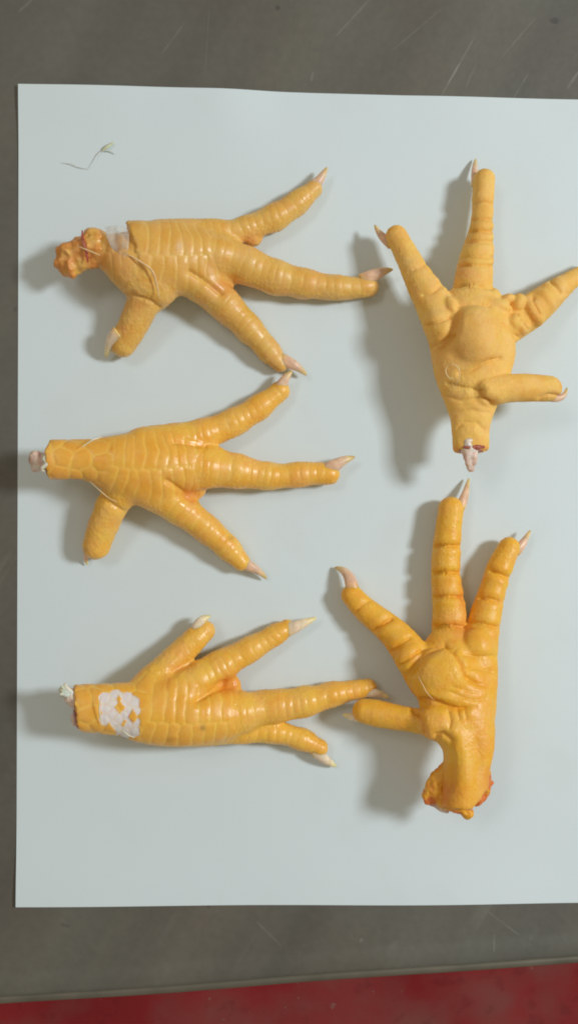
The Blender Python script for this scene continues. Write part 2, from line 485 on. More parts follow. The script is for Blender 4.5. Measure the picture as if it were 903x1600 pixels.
def table_mat():
    m, nt, b = new_mat('worn_steel')
    tc = nt.nodes.new('ShaderNodeTexCoord')
    def noise(scale, d=4.0, stretch=None, rot=0.0):
        n = node(nt, 'ShaderNodeTexNoise', Scale=scale, Detail=d)
        if stretch:
            mp = nt.nodes.new('ShaderNodeMapping'); mp.inputs['Scale'].default_value = stretch
            r0 = nt.nodes.new('ShaderNodeMapping'); r0.inputs['Rotation'].default_value = (0, 0, rot)
            nt.links.new(tc.outputs['Object'], r0.inputs['Vector']); nt.links.new(r0.outputs[0], mp.inputs['Vector'])
            nt.links.new(mp.outputs[0], n.inputs['Vector'])
        else: nt.links.new(tc.outputs['Object'], n.inputs['Vector'])
        return n.outputs['Fac']
    c = ramp(nt, noise(16), [(0.3, (0.128, 0.114, 0.095)), (0.7, (0.137, 0.137, 0.117))])
    st = ramp(nt, noise(30, 5, (1, 0.06, 1), math.radians(30)), [(0.35, (0.86, 0.86, 0.86)), (0.7, (1.16, 1.15, 1.12))])
    c = mixc(nt, 1.0, c, st, 'MULTIPLY')
    fine = ramp(nt, noise(330, 3), [(0.3, (0.95,) * 3), (0.7, (1.05,) * 3)])
    c = mixc(nt, 1.0, c, fine, 'MULTIPLY')
    # faint hairline scuffs running one way, and single deep scratches
    hair = ramp(nt, noise(150, 2, (1, 0.035, 1), math.radians(32)), [(0.66, (0, 0, 0)), (0.74, (1, 1, 1))])
    brk = ramp(nt, noise(22, 3), [(0.45, (0, 0, 0)), (0.62, (1, 1, 1))])
    mask = mathn(nt, 'MULTIPLY', mathn(nt, 'MULTIPLY', hair, brk), 0.22)
    hair2 = ramp(nt, noise(110, 2, (1, 0.05, 1), math.radians(-38)), [(0.69, (0, 0, 0)), (0.75, (1, 1, 1))])
    brk2 = ramp(nt, noise(14, 3), [(0.52, (0, 0, 0)), (0.68, (1, 1, 1))])
    mask = mathn(nt, 'MAXIMUM', mask, mathn(nt, 'MULTIPLY', mathn(nt, 'MULTIPLY', hair2, brk2), 0.2))
    brk_s = ramp(nt, noise(160, 3), [(0.36, (0.35,) * 3), (0.6, (1, 1, 1))])
    sep = nt.nodes.new('ShaderNodeSeparateXYZ'); nt.links.new(tc.outputs['Object'], sep.inputs[0])
    def seg(p, q, w, strength):
        nonlocal mask
        a = unproj(p[0], p[1], -4)[:2] * MM; d = unproj(q[0], q[1], -4)[:2] * MM
        L = np.linalg.norm(d - a); t = (d - a) / L
        X = mathn(nt, 'SUBTRACT', sep.outputs[0], float(a[0])); Y = mathn(nt, 'SUBTRACT', sep.outputs[1], float(a[1]))
        al = mathn(nt, 'ADD', mathn(nt, 'MULTIPLY', X, float(t[0])), mathn(nt, 'MULTIPLY', Y, float(t[1])))
        ac = mathn(nt, 'ADD', mathn(nt, 'MULTIPLY', X, float(-t[1])), mathn(nt, 'MULTIPLY', Y, float(t[0])))
        u = mathn(nt, 'DIVIDE', al, float(L))
        ends = mathn(nt, 'MULTIPLY', mathn(nt, 'MULTIPLY', u, mathn(nt, 'SUBTRACT', 1.0, u)), 4.0, True)
        ends = mathn(nt, 'POWER', ends, 0.5)
        wd = mathn(nt, 'MULTIPLY', ends, w * MM)
        k = mathn(nt, 'SUBTRACT', 1.0, mathn(nt, 'DIVIDE', mathn(nt, 'ABSOLUTE', ac), mathn(nt, 'ADD', wd, 1e-6)), True)
        mask = mathn(nt, 'MAXIMUM', mask, mathn(nt, 'MULTIPLY', mathn(nt, 'MULTIPLY', k, brk_s), strength * 0.6))
    for a in [((741, 58), (688, 152), 0.55, 0.85), ((577, 0), (524, 58), 0.5, 0.45), ((692, 12), (610, 82), 0.45, 0.3), ((836, 28), (776, 98), 0.45, 0.3),
              ((489, 112), (486, 128), 0.8, 0.4), ((903, 112), (884, 140), 0.8, 0.5), ((824, 116), (800, 156), 0.5, 0.3), ((745, 95), (726, 140), 0.5, 0.22),
              ((290, 35), (254, 84), 0.5, 0.3), ((328, 0), (320, 130), 0.35, 0.18), ((52, 0), (30, 20), 0.8, 0.3),
              ((748, 1413), (812, 1462), 0.5, 0.4), ((400, 1438), (440, 1478), 0.45, 0.3), ((771, 1458), (770, 1486), 0.6, 0.35), ((840, 1448), (826, 1468), 2.0, 0.22), ((620, 1470), (604, 1492), 2.6, 0.2), ((562, 1466), (566, 1470), 1.2, 0.4)]:
        seg(*a)
    c = mixc(nt, mask, c, (0.42, 0.42, 0.38))
    pit = ramp(nt, noise(130, 1), [(0.20, (1, 1, 1)), (0.25, (0, 0, 0))])
    c = mixc(nt, mathn(nt, 'MULTIPLY', pit, 0.6), c, (0.06, 0.055, 0.05))
    nt.links.new(c, b.inputs['Base Color'])
    b.inputs['Metallic'].default_value = 0.25
    nt.links.new(ramp(nt, noise(40, 4), [(0.3, (0.5,) * 3), (0.7, (0.66,) * 3)]), b.inputs['Roughness'])
    bp = node(nt, 'ShaderNodeBump', Strength=0.12, Distance=0.0005); nt.links.new(noise(500, 3), bp.inputs['Height']); nt.links.new(bp.outputs[0], b.inputs['Normal'])
    return m
def paper_mat():
    m, nt, b = new_mat('white_paper')
    tc = nt.nodes.new('ShaderNodeTexCoord')
    n = node(nt, 'ShaderNodeTexNoise', Scale=900.0, Detail=4.0); nt.links.new(tc.outputs['Object'], n.inputs['Vector'])
    n2 = node(nt, 'ShaderNodeTexNoise', Scale=14.0, Detail=3.0); nt.links.new(tc.outputs['Object'], n2.inputs['Vector'])
    c = ramp(nt, n2.outputs['Fac'], [(0.3, (0.67, 0.755, 0.79)), (0.7, (0.69, 0.775, 0.805))])
    # a few faint damp smudges where the feet were shifted about
    n3 = node(nt, 'ShaderNodeTexNoise', Scale=38.0, Detail=4.0); nt.links.new(tc.outputs['Object'], n3.inputs['Vector'])
    c = mixc(nt, mathn(nt, 'MULTIPLY', ramp(nt, n3.outputs['Fac'], [(0.56, (0, 0, 0)), (0.72, (1, 1, 1))]), 0.25), c, (0.64, 0.69, 0.69))
    nt.links.new(c, b.inputs['Base Color'])
    b.inputs['Roughness'].default_value = 0.65
    b.inputs['Specular IOR Level'].default_value = 0.3
    bp = node(nt, 'ShaderNodeBump', Strength=0.06, Distance=0.0002); nt.links.new(n.outputs['Fac'], bp.inputs['Height']); nt.links.new(bp.outputs[0], b.inputs['Normal'])
    return m

floor = mesh_obj('floor', [(-2500, -2500, -800), (2500, -2500, -800), (2500, 2500, -800), (-2500, 2500, -800)], [(0, 1, 2, 3)], plain_noise_mat_floor(), smooth=False)
floor['kind'] = 'structure'
floor['label'] = 'worn red painted floor below the table edge'

# table: folded steel top with a rounded rim along the near edge, apron and legs
M_STEEL = table_mat()
TZ = -0.42
e0 = unproj(0, 1566, -4)[:2]; e1 = unproj(903, 1504, -4)[:2]
ed = (e1 - e0) / np.linalg.norm(e1 - e0); en = np.array([ed[1], -ed[0]])      # en points off the table, towards the floor
mid = (e0 + e1) / 2
def tpt(u, v, z): q = mid + ed * u - en * v; return (q[0], q[1], z)
table = thing('steel_table', 'dark scratched steel table the paper sheet lies on', 'table', tpt(0, 350, -800))
Lh, Dp = 600.0, 700.0
prof = []                                                                       # section from the far edge to the folded near rim
prof += [(Dp, TZ), (400, TZ), (40, TZ), (11.5, TZ), (9.6, TZ + 0.12), (8.0, TZ + 0.5)]
for i in range(9):
    a = math.radians(90 - 170 * i / 8)
    prof.append((4.0 - 4.0 * math.cos(a), TZ + 0.6 - 4.0 + 4.0 * math.sin(a)))
prof += [(2.0, TZ - 40.0), (4.0, TZ - 40.0), (5.0, TZ - 6.0), (Dp, TZ - 3.0)]
us = np.linspace(-Lh, Lh, 61)
V = []; Fq = []
for u in us:
    for (v, z) in prof: V.append(tpt(u, v + 0.35 * math.sin(u * 0.021) + 0.2 * math.sin(u * 0.057 + 1), z))
k = len(prof)
for i in range(len(us) - 1):
    for j in range(k):
        Fq.append((i * k + j, i * k + (j + 1) % k, (i + 1) * k + (j + 1) % k, (i + 1) * k + j))
Fq.append(tuple(range(k))[::-1]); Fq.append(tuple((len(us) - 1) * k + j for j in range(k)))
M_RIM, nt_, b_ = new_mat('rubbed_steel_rim')
tc_ = nt_.nodes.new('ShaderNodeTexCoord'); n_ = node(nt_, 'ShaderNodeTexNoise', Scale=60.0, Detail=4.0); nt_.links.new(tc_.outputs['Object'], n_.inputs['Vector'])
nt_.links.new(ramp(nt_, n_.outputs['Fac'], [(0.3, (0.105, 0.095, 0.07)), (0.7, (0.15, 0.135, 0.10))]), b_.inputs['Base Color'])
b_.inputs['Roughness'].default_value = 0.5; b_.inputs['Metallic'].default_value = 0.2
Vr = []; Fr_ = []; kr = 10
for u in us:
    for a in range(kr):
        t_ = 2 * math.pi * a / kr
        Vr.append(tpt(u, 1.3 + 1.5 * math.cos(t_) + 0.35 * math.sin(u * 0.021) + 0.2 * math.sin(u * 0.057 + 1), TZ - 0.1 + 1.1 * math.sin(t_)))
for i in range(len(us) - 1):
    for a in range(kr): Fr_.append((i * kr + a, i * kr + (a + 1) % kr, (i + 1) * kr + (a + 1) % kr, (i + 1) * kr + a))
rim_o = mesh_obj('edge_rim', Vr, Fr_, M_RIM, table)
top = mesh_obj('tabletop', V, Fq, M_STEEL, None)
top.parent = table
top.matrix_parent_inverse = Matrix.Translation(Vector(table['base_mm']) * MM).inverted()
def box_mesh(cx, cy, z0, z1, w):
    a = w / 2
    V = [(cx + sx * a, cy + sy * a, z) for z in (z0, z1) for sx, sy in ((-1, -1), (1, -1), (1, 1), (-1, 1))]
    return V, [(3, 2, 1, 0), (4, 5, 6, 7), (0, 1, 5, 4), (1, 2, 6, 5), (2, 3, 7, 6), (3, 0, 4, 7)]
for u, v in ((-540, 60), (540, 60), (-540, 640), (540, 640)):
    p = tpt(u, v, 0)
    Vb, Fb = box_mesh(p[0], p[1], -800, TZ - 6, 40)
    mesh_obj('table_leg', Vb, Fb, M_STEEL, table, smooth=False)

# the A4 sheet: slightly wavy along its edges
TL, BL = unproj(30, 133, 0), unproj(26, 1416, 0)
tr, br = unproj(903, 156, 0), unproj(903, 1411, 0)
TRc = TL + (tr - TL) / np.linalg.norm(tr - TL) * 210; BRc = BL + (br - BL) / np.linalg.norm(br - BL) * 210
nu, nv = 106, 149
V = np.zeros((nv, nu, 3))
uu, vv = np.meshgrid(np.linspace(0, 1, nu), np.linspace(0, 1, nv))
for c in range(3):
    V[..., c] = (TL[c] * (1 - uu) + TRc[c] * uu) * (1 - vv) + (BL[c] * (1 - uu) + BRc[c] * uu) * vv
PTS = np.stack([uu.ravel() * 210, vv.ravel() * 297, uu.ravel() * 0], 1)
top_d = vv * 297; bot_d = (1 - vv) * 297
top_prof = 1.9 * (1 - sstep(0.33, 0.46, uu)) * (0.55 + 0.45 * sstep(0.0, 0.2, uu)) + 0.5 * sstep(0.6, 1.0, uu) + 0.25 * np.sin(uu * 19)
bot_prof = 0.8 + 0.8 * np.sin(uu * 10.5 + 0.6) * (0.4 + 0.6 * uu)
z = np.maximum(top_prof, 0) * np.exp(-(top_d / 15) ** 2) + np.maximum(bot_prof, 0) * np.exp(-(bot_d / 18) ** 2)
z += 0.17 * vnoise(PTS, 52, 3).reshape(nv, nu)
V[..., 2] = z - 0.15
Vt = V.reshape(-1, 3); Vb = Vt.copy(); Vb[:, 2] -= 0.11
Fq = []
for j in range(nv - 1):
    for i in range(nu - 1):
        a = j * nu + i
        Fq.append((a, a + nu, a + nu + 1, a + 1))
nb = nu * nv
Fb = [tuple(x + nb for x in f[::-1]) for f in Fq]
rim = [i for i in range(nu)] + [j * nu + nu - 1 for j in range(1, nv)] + [(nv - 1) * nu + i for i in range(nu - 2, -1, -1)] + [j * nu for j in range(nv - 2, 0, -1)]
nr_ = len(rim)
Fr = [(2 * nb + i, 2 * nb + (i + 1) % nr_, 2 * nb + nr_ + (i + 1) % nr_, 2 * nb + nr_ + i) for i in range(nr_)]
sheet = mesh_obj('paper_sheet', np.vstack([Vt, Vb, Vt[rim], Vb[rim]]), np.array(Fq + Fb + Fr), paper_mat(), origin=(0, 0, 0))
sheet['label'] = 'plain white paper sheet under the five chicken feet'; sheet['category'] = 'paper'

# ------------------------------------------------------------------ building a foot
def build_skin(root, chains, pads, mat, dors, creases=(), marks=(), shank=None, pits=0.0, seed=0, bare=None, cuts=(), name='skin', side_scale=1.5):
    F, lo = field(list(chains) + list(pads), cuts)
    V, Q = surface_nets(F, lo); del F
    V = smooth(V, Q, 2, 0.5)
    N = normals(V, Q)
    n = len(V)
    D = []; 
    loc = [c.locate(V) for c in chains]
    dist = np.stack([l[0] + (0 if c.kind in ('body', 'sole') else 5.0 * (1 - sstep(3.0, (17.0 if c.kind == 'toe' else 9.0), l[1]))) for c, l in zip(chains, loc)], 1)
    order = np.argsort(dist, axis=1)
    own = order[:, 0]
    gap = dist[np.arange(n), order[:, 1]] - dist[np.arange(n), own] if len(chains) > 1 else np.full(n, 9.0)
    if len(pads):
        pd = np.full(n, 1e9)
    blend = sstep(0.0, 1.6, gap)
    disp = np.zeros(n); seam = np.zeros(n); plate = np.zeros(n)
    flush = np.zeros(n); tan = np.zeros(n); bruise = np.zeros(n); barev = np.zeros(n)
    XY = proj(V)
    d1, d2 = cells(V, side_scale, seed)
    side = np.clip(d2 - d1, 0, 0.5) * 2                    # small pebbly scales
    fine = fbm(V, 1.6, seed + 5, 2)
    wob = vnoise(V, 7.0, seed + 9)
    for ci, c in enumerate(chains):
        m = own == ci
        if not m.any(): continue
        _, s, th, rr = loc[ci]
        s = s[m]; th = th[m]; rr = rr[m]; w = blend[m] if c.kind != 'body' else sstep(0.0, 0.7, gap[m])
        if c.kind in ('toe', 'body'):
            ph = s / c.pitch + 0.24 * wob[m] + 0.10 * vnoise(V[m], 2.6, seed + 3) + (0.3 if c.kind == 'toe' else 0.1) * np.sin(s / c.pitch * 0.9 + ci) + (0.5 * (th > c.split) if c.kind == 'body' else 0)
            fr = ph - np.floor(ph)
            edge = np.abs(fr - 0.5) * 2
            groove = sstep(0.66, 0.98, edge)
            lim = 0.58 if c.kind == 'toe' else 1.2
            th0 = th - (0.0 if c.kind == 'toe' else 0.0)
            wt = 1 - sstep(lim - 0.35, lim + 0.25, np.abs(th0) + 0.12 * wob[m])
            rnd = 0.45 + 0.75 * _hash(np.floor(ph).astype(np.int64), np.full(len(ph), ci), np.zeros(len(ph), np.int64), seed)
            pl = (1 - edge ** 2.0) * 0.17 * rnd * (0.55 + 0.75 * sstep(-0.5, 0.5, vnoise(V[m], 9.0, seed + 77)))
            dd = wt * (pl - 0.08 * groove * rnd) * (1.0 if c.kind == 'toe' else 1.0)
            if c.kind == 'body':
                lg = np.exp(-((th - c.split) / 0.06) ** 2)
                dd -= wt * 0.14 * lg
                groove = np.maximum(groove, lg * 0.8)
            dd = dd * (0.2 + 0.8 * w) * (1 - sstep(c.len - 7, c.len, s) if c.kind == 'body' else sstep(2, 9, s))
            # sides and sole: pebbles and soft joint pads
            ws = (1 - wt)
            dd += ws * 0.17 * (side[m] - 0.5)
            sole = sstep(1.3, 2.2, np.abs(th))
            if c.kind == 'toe':
                dd += sole * 0.65 * (np.abs(np.sin(s / 8.5 * math.pi + ci)) - 0.55) * sstep(4, 10, s)
            dd += 0.20 * np.sin(s / 11.0 * 2 * math.pi + ci * 1.7) * sstep(8, 16, s) * (c.kind == 'toe')   # knuckles
            disp[m] = dd
            seam[m] = wt * groove * (0.35 if c.kind == 'toe' else 0.7) * w; plate[m] = wt * (1 - groove) * (0.25 if c.kind == 'toe' else 0.6) * w
        if c.kind == 'sole':
            dd = 0.15 * (side[m] - 0.5) * (0.4 + 0.6 * sstep(-0.3, 0.4, wob[m])) + 0.10 * wob[m]
            disp[m] = dd
        if c.kind == 'hind':
            disp[m] = 0.13 * (side[m] - 0.5) + 0.14 * fine[m] + 0.25 * wob[m]
        if shank and c.kind == 'body':
            s1, size = shank
            u = th * rr * 0.9
            ed_, cs, cu = hexcells(s + 0.5, u, size, seed)
            wsh = (1 - sstep(s1 - 1.5, s1 + 2.0, s)) * (1 - sstep(1.7, 2.1, np.abs(th)))
            g = 1 - sstep(0.02, 0.22, ed_)
            pl = sstep(0.0, 0.55, ed_)
            disp[m] = disp[m] * (1 - wsh) + wsh * (0.16 * pl - 0.12 * g)
            seam[m] = seam[m] * (1 - wsh) + wsh * g * 0.6
            plate[m] = plate[m] * (1 - wsh) + wsh * (1 - g) * 0.75
    if bare:
        white, yellow, box4 = bare
        Wc = np.array(white, float)
        q = XY + 1.3 * np.stack([wob, np.roll(wob, 3)], 1)
        dd_ = np.sort(np.linalg.norm(q[:, None, :] - Wc[None], axis=2), axis=1)
        edge_ = dd_[:, 1] - dd_[:, 0]
        ins = (dd_[:, 0] < 10.4 + 2.0 * fine) & (N[:, 2] > 0.05) & (q[:, 0] > box4[0]) & (q[:, 0] < box4[2]) & (q[:, 1] > box4[1]) & (q[:, 1] < box4[3])
        for (yx, yy, yr) in yellow: ins &= np.abs(q[:, 0] - yx) + 0.7 * np.abs(q[:, 1] - yy) > yr
        line_ = 1 - sstep(0.6, 3.2, edge_)
        disp = np.where(ins, 0.16 * sstep(0, 9, edge_) - 0.30 + 0.05 * line_, disp)
        barev = np.where(ins, 1.0 - 0.22 * line_, barev)
    disp += 0.05 * fine + pits * fbm(V, 2.6, seed + 31, 2)
    upw = sstep(-0.1, 0.35, N[:, 2])
    for line, wdt, dep in creases:
        d, fade = poly_dist(XY + 1.6 * np.stack([wob, np.roll(wob, 5)], 1), line)
        dep = dep * 1.6 * fade; wdt = wdt * 0.9
        disp += upw * (-dep * np.exp(-(d / wdt) ** 2) - 0.40 * dep * np.exp(-(d / (wdt * 3.2)) ** 2) + 0.20 * dep * np.exp(-((d - wdt * 4.2) / (wdt * 2.4)) ** 2))
    for kind, x, y, rx, ry, amt in marks:
        q = ((XY[:, 0] - x) / rx) ** 2 + ((XY[:, 1] - y) / ry) ** 2
        g = amt * np.exp(-q) * (0.75 + 0.5 * fbm(V, 3.0, seed + 41, 2))
        if kind == 'flush': flush = np.maximum(flush, g)
        elif kind == 'tan': tan = np.maximum(tan, g)
        elif kind == 'bruise': bruise = np.maximum(bruise, g)
        elif kind == 'bare': barev = np.maximum(barev, g)
        elif kind == 'under': flush = np.maximum(flush, g * upw)
    V = V + N * disp[:, None]
    V[:, 2] = np.maximum(V[:, 2], 0.05)
    return mesh_obj(name, V, Q, mat, root, attrs=dict(seam=np.clip(seam, 0, 1), plate=np.clip(plate, 0, 1), flush=np.clip(flush, 0, 1), tan=np.clip(tan, 0, 1), bruise=np.clip(bruise, 0, 1), bare=np.clip(barev, 0, 1)))

def claw(root, pts, r0, flat=0.8, name='claw', mat=None):
    """curved tapering horn; pts = three (px,py,h), r0 = base radius in px"""
    A, B, C = [unproj(*p) for p in pts]; r = rmm(r0, pts[0][2])
    n, m = 20, 14
    V = []; al = []
    for i in range(n + 1):
        t = i / n
        p = (1 - t) ** 2 * A + 2 * t * (1 - t) * B + t * t * C
        T = 2 * (1 - t) * (B - A) + 2 * t * (C - B); T /= np.linalg.norm(T)
        side = np.cross(T, [0, 0, 1.0]); side /= max(np.linalg.norm(side), 1e-6); nn = np.cross(side, T)
        rr = r * 1.02 * (0.92 + 0.45 * t) * (1 - t) ** 0.62 * (1 - 0.32 * t) + 0.10
        for j in range(m):
            a = 2 * math.pi * j / m
            q = p + rr * (math.cos(a) * side + flat * math.sin(a) * nn) * (1 + 0.05 * math.sin(3 * a + 5 * t))
            q[2] = max(q[2], 0.06)
            V.append(q); al.append(0.05 + 0.95 * t)
    F = [(i * m + j, i * m + (j + 1) % m, (i + 1) * m + (j + 1) % m, (i + 1) * m + j) for i in range(n) for j in range(m)]
    F.append(tuple(range(m))[::-1]); F.append(tuple(n * m + j for j in range(m)))
    return mesh_obj(name, V, F, mat or M_HORN, root, attrs=dict(along=al))

def strand(root, pts, r, mat, name='skin_strip', flat=0.4):
    P = [unproj(*p) for p in pts]
    n = len(P); pts_ = []
    Pe = [2 * P[0] - P[1]] + P + [2 * P[-1] - P[-2]]
    for i in range(n - 1):
        for q in range(6):
            t = q / 6; a, b, c, d = Pe[i:i + 4]
            pts_.append(0.5 * (2 * b + (c - a) * t + (2 * a - 5 * b + 4 * c - d) * t * t + (3 * b - a - 3 * c + d) * t ** 3))
    pts_.append(P[-1]); m = 6; V = []
    N_ = len(pts_)
    for i, p in enumerate(pts_):
        T = pts_[min(i + 1, N_ - 1)] - pts_[max(i - 1, 0)]; T = T / np.linalg.norm(T)
        side = np.cross(T, [0, 0, 1.0]); side /= max(np.linalg.norm(side), 1e-6); nn = np.cross(side, T)
        rr = r * S * (0.25 + 0.75 * math.sin(math.pi * min(0.97, max(0.03, i / (N_ - 1)))) ** 0.6)
        for j in range(m):
            a = 2 * math.pi * j / m
            V.append(p + rr * (math.cos(a) * side + flat * math.sin(a) * nn))
    F = [(i * m + j, i * m + (j + 1) % m, (i + 1) * m + (j + 1) % m, (i + 1) * m + j) for i in range(N_ - 1) for j in range(m)]
    F.append(tuple(range(m))[::-1]); F.append(tuple((N_ - 1) * m + j for j in range(m)))
    return mesh_obj(name, V, F, mat, root)

def lump(root, prims, mat, name, amp=0.5, scale=2.2, seed=1, skin=False, ridge=0.0):
    """small irregular mass of skin, bone or flesh grown from pads and chains"""
    F, lo = field(prims)
    V, Q = surface_nets(F, lo); V = smooth(V, Q, 2)
    N = normals(V, Q)
    d = amp * fbm(V, scale, seed, 3) - ridge * np.abs(fbm(V, scale * 1.4, seed + 8, 2))
    V = V + N * d[:, None]
    V[:, 2] = np.maximum(V[:, 2], 0.06)
    at = None
    if skin:
        z = np.zeros(len(V)); XY = proj(V)
        at = dict(seam=z, plate=z + 0.5, flush=np.clip(0.35 + 1.4 * fbm(V, 4.0, seed + 3, 2), 0, 0.8) * skin, tan=z, bruise=z, bare=z)
    return mesh_obj(name, V, Q, mat, root, attrs=at)

def flap(root, grid, mat, name, thick=0.12, seed=0, amp=0.4):
    """thin crumpled piece of loose skin over a grid of (px,py,h) control points"""
    G = np.array([[unproj(*p) for p in row] for row in grid])
    nr, nc = G.shape[:2]; n, m = 22, 22
    V = np.zeros((n, m, 3))
    for i in range(n):
        for j in range(m):
            y = i / (n - 1) * (nr - 1); x = j / (m - 1) * (nc - 1)
            a, b = min(int(y), nr - 2), min(int(x), nc - 2); fy, fx = y - a, x - b
            V[i, j] = (G[a, b] * (1 - fx) + G[a, b + 1] * fx) * (1 - fy) + (G[a + 1, b] * (1 - fx) + G[a + 1, b + 1] * fx) * fy
    P = V.reshape(-1, 3)
    P = P + amp * np.stack([fbm(P, 3.0, seed + i, 2) for i in range(3)], 1)
    B = P - np.array([0, 0, thick])
    F = [(i * m + j, i * m + j + 1, (i + 1) * m + j + 1, (i + 1) * m + j) for i in range(n - 1) for j in range(m - 1)]
    k = n * m
    F2 = [tuple(x + k for x in f[::-1]) for f in F]
    rim = list(range(m)) + [i * m + m - 1 for i in range(1, n)] + [(n - 1) * m + j for j in range(m - 2, -1, -1)] + [i * m for i in range(n - 2, 0, -1)]
    F3 = [(rim[(i + 1) % len(rim)], rim[i], rim[i] + k, rim[(i + 1) % len(rim)] + k) for i in range(len(rim))]
    allv = np.vstack([P, B]); z = np.zeros(len(allv))
    return mesh_obj(name, allv, F + F2 + F3, mat, root, attrs=dict(seam=z, plate=z + 0.5, flush=z + 0.3, tan=z, bruise=z, bare=z))

GRP = 'cut chicken feet laid out on the paper'
def foot(label, px, py):
    b = unproj(px, py, 0); b[2] = 0
    return thing('chicken_foot', label, 'chicken foot', b, GRP)

# ---- foot A: upper left, back of the foot up, torn skin at the cut
mA = skin_mat('foot_skin_pale_yellow', (0.79, 0.455, 0.09), (0.82, 0.54, 0.14), (0.76, 0.35, 0.05), 0.42, coat=0.13)
A = foot('yellow chicken foot, scaly back up, with torn crumpled skin lump at its cut end', 270, 410)
ch = [Chain([(170, 397, 60, 44), (208, 398, 60, 52), (250, 404, 53, 55), (300, 404, 43, 48), (340, 402, 35, 36)], 2.2, 0.72, 'body', pitch=3.75, cut=(199, 352, 70, -0.945, 0.325, 0.1)),
      Chain([(140, 396, 54, 20), (165, 395, 56, 26), (186, 399, 56, 34), (205, 410, 58, 42), (226, 434, 54, 38), (246, 446, 48, 34)], 2.0, 0.85, 'hind'),
      Chain([(255, 372, 48, 28), (310, 366, 36, 24), (370, 361, 26, 19), (430, 339, 20, 21), (468, 314, 17, 18), (490, 295, 16, 14)], 2.2, 1.0, 'toe', pitch=3.0),
      Chain([(270, 390, 54, 30), (320, 394, 47, 30), (370, 408, 35, 29), (430, 433, 26, 27), (500, 447, 22, 21), (550, 450, 19, 18), (576, 448, 17, 15)], 2.2, 1.0, 'toe', pitch=3.4),
      Chain([(265, 420, 48, 32), (310, 440, 40, 30), (350, 475, 30, 26), (395, 520, 22, 21), (425, 554, 18, 17), (438, 569, 16, 13)], 2.2, 1.0, 'toe', pitch=3.1),
      Chain([(240, 450, 45, 28), (222, 480, 38, 25), (205, 515, 28, 23), (192, 538, 22, 20)], 2.4, 1.0, 'hind')]
pads = [Pad(348, 432, 22, 28, 20, 13, 20, 2.6), Pad(394, 372, 18, 16, 12, 12, 0, 1.2)]
build_skin(A, ch, pads, mA, 1, seed=11,
           creases=[([(298, 425), (322, 440), (345, 458)], 4, 0.6), ([(208, 462), (235, 470), (250, 482)], 3, 0.4)],
           marks=[('flush', 350, 448, 20, 12, 0.7), ('flush', 215, 478, 14, 12, 0.55), ('flush', 398, 372, 16, 8, 0.4), ('flush', 150, 400, 40, 26, 0.6), ('flush', 190, 420, 16, 16, 0.35), ('bare', 281, 384, 5, 7, 0.35), ('flush', 195, 510, 12, 25, 0.35), ('tan', 340, 412, 20, 14, 0.35)])
claw(A, [(487, 293, 18), (502, 280, 22), (511, 261, 20)], 10)
claw(A, [(566, 440, 22), (590, 424, 30), (614, 421, 24)], 13)
claw(A, [(438, 562, 20), (464, 568, 24), (479, 587, 12)], 11)
claw(A, [(186, 520, 38), (170, 532, 36), (166, 559, 12)], 12, mat=M_HORN_PALE)
rr_ = random.Random(5)
crumple = [Pad(109, 405, 48, 21, 29, 20, -10, 0.8), Pad(130, 397, 54, 27, 27, 22, 0, 1.4), Pad(132, 384, 62, 18, 13, 12, -30, 1.0), Pad(150, 388, 56, 28, 33, 20, 0, 0.5)]
for (cx, cy, sx, sy, n_, h0) in ((109, 404, 18, 26, 12, 62), (146, 382, 20, 24, 12, 72), (170, 400, 15, 18, 7, 70)):
    for _ in range(n_):
        a_, q_ = rr_.uniform(0, 6.28), 0.2 + 0.62 * math.sqrt(rr_.random())
        crumple.append(Pad(cx + sx * q_ * math.cos(a_), cy + sy * q_ * math.sin(a_), h0 - 14 * q_ + rr_.uniform(-4, 4), rr_.uniform(10, 15), rr_.uniform(7, 10), rr_.uniform(10, 14), rr_.uniform(0, 180), 0.7))
lump(A, crumple, mA, 'torn_skin', 0.5, 2.4, 4, skin=0.75, ridge=1.0)
strand(A, [(129, 360, 72), (130, 374, 79), (135, 392, 80), (138, 410, 76)], 2.4, M_MEAT, 'raw_flesh', 0.6)
flap(A, [[(164, 356, 74), (182, 352, 80), (198, 356, 84)], [(166, 368, 84), (184, 366, 93), (202, 372, 101)], [(172, 382, 86), (188, 384, 95), (201, 388, 103)], [(180, 394, 86), (190, 398, 93), (200, 402, 101)]], M_FILM, 'skin_film', 0.1, 5, 0.5)
strand(A, [(120, 384, 80), (138, 391, 86), (157, 399, 82)], 1.2, M_STRAND)
strand(A, [(194, 396, 92), (212, 404, 96), (237, 422, 96), (245, 444, 86), (249, 466, 78)], 1.7, M_STRAND)

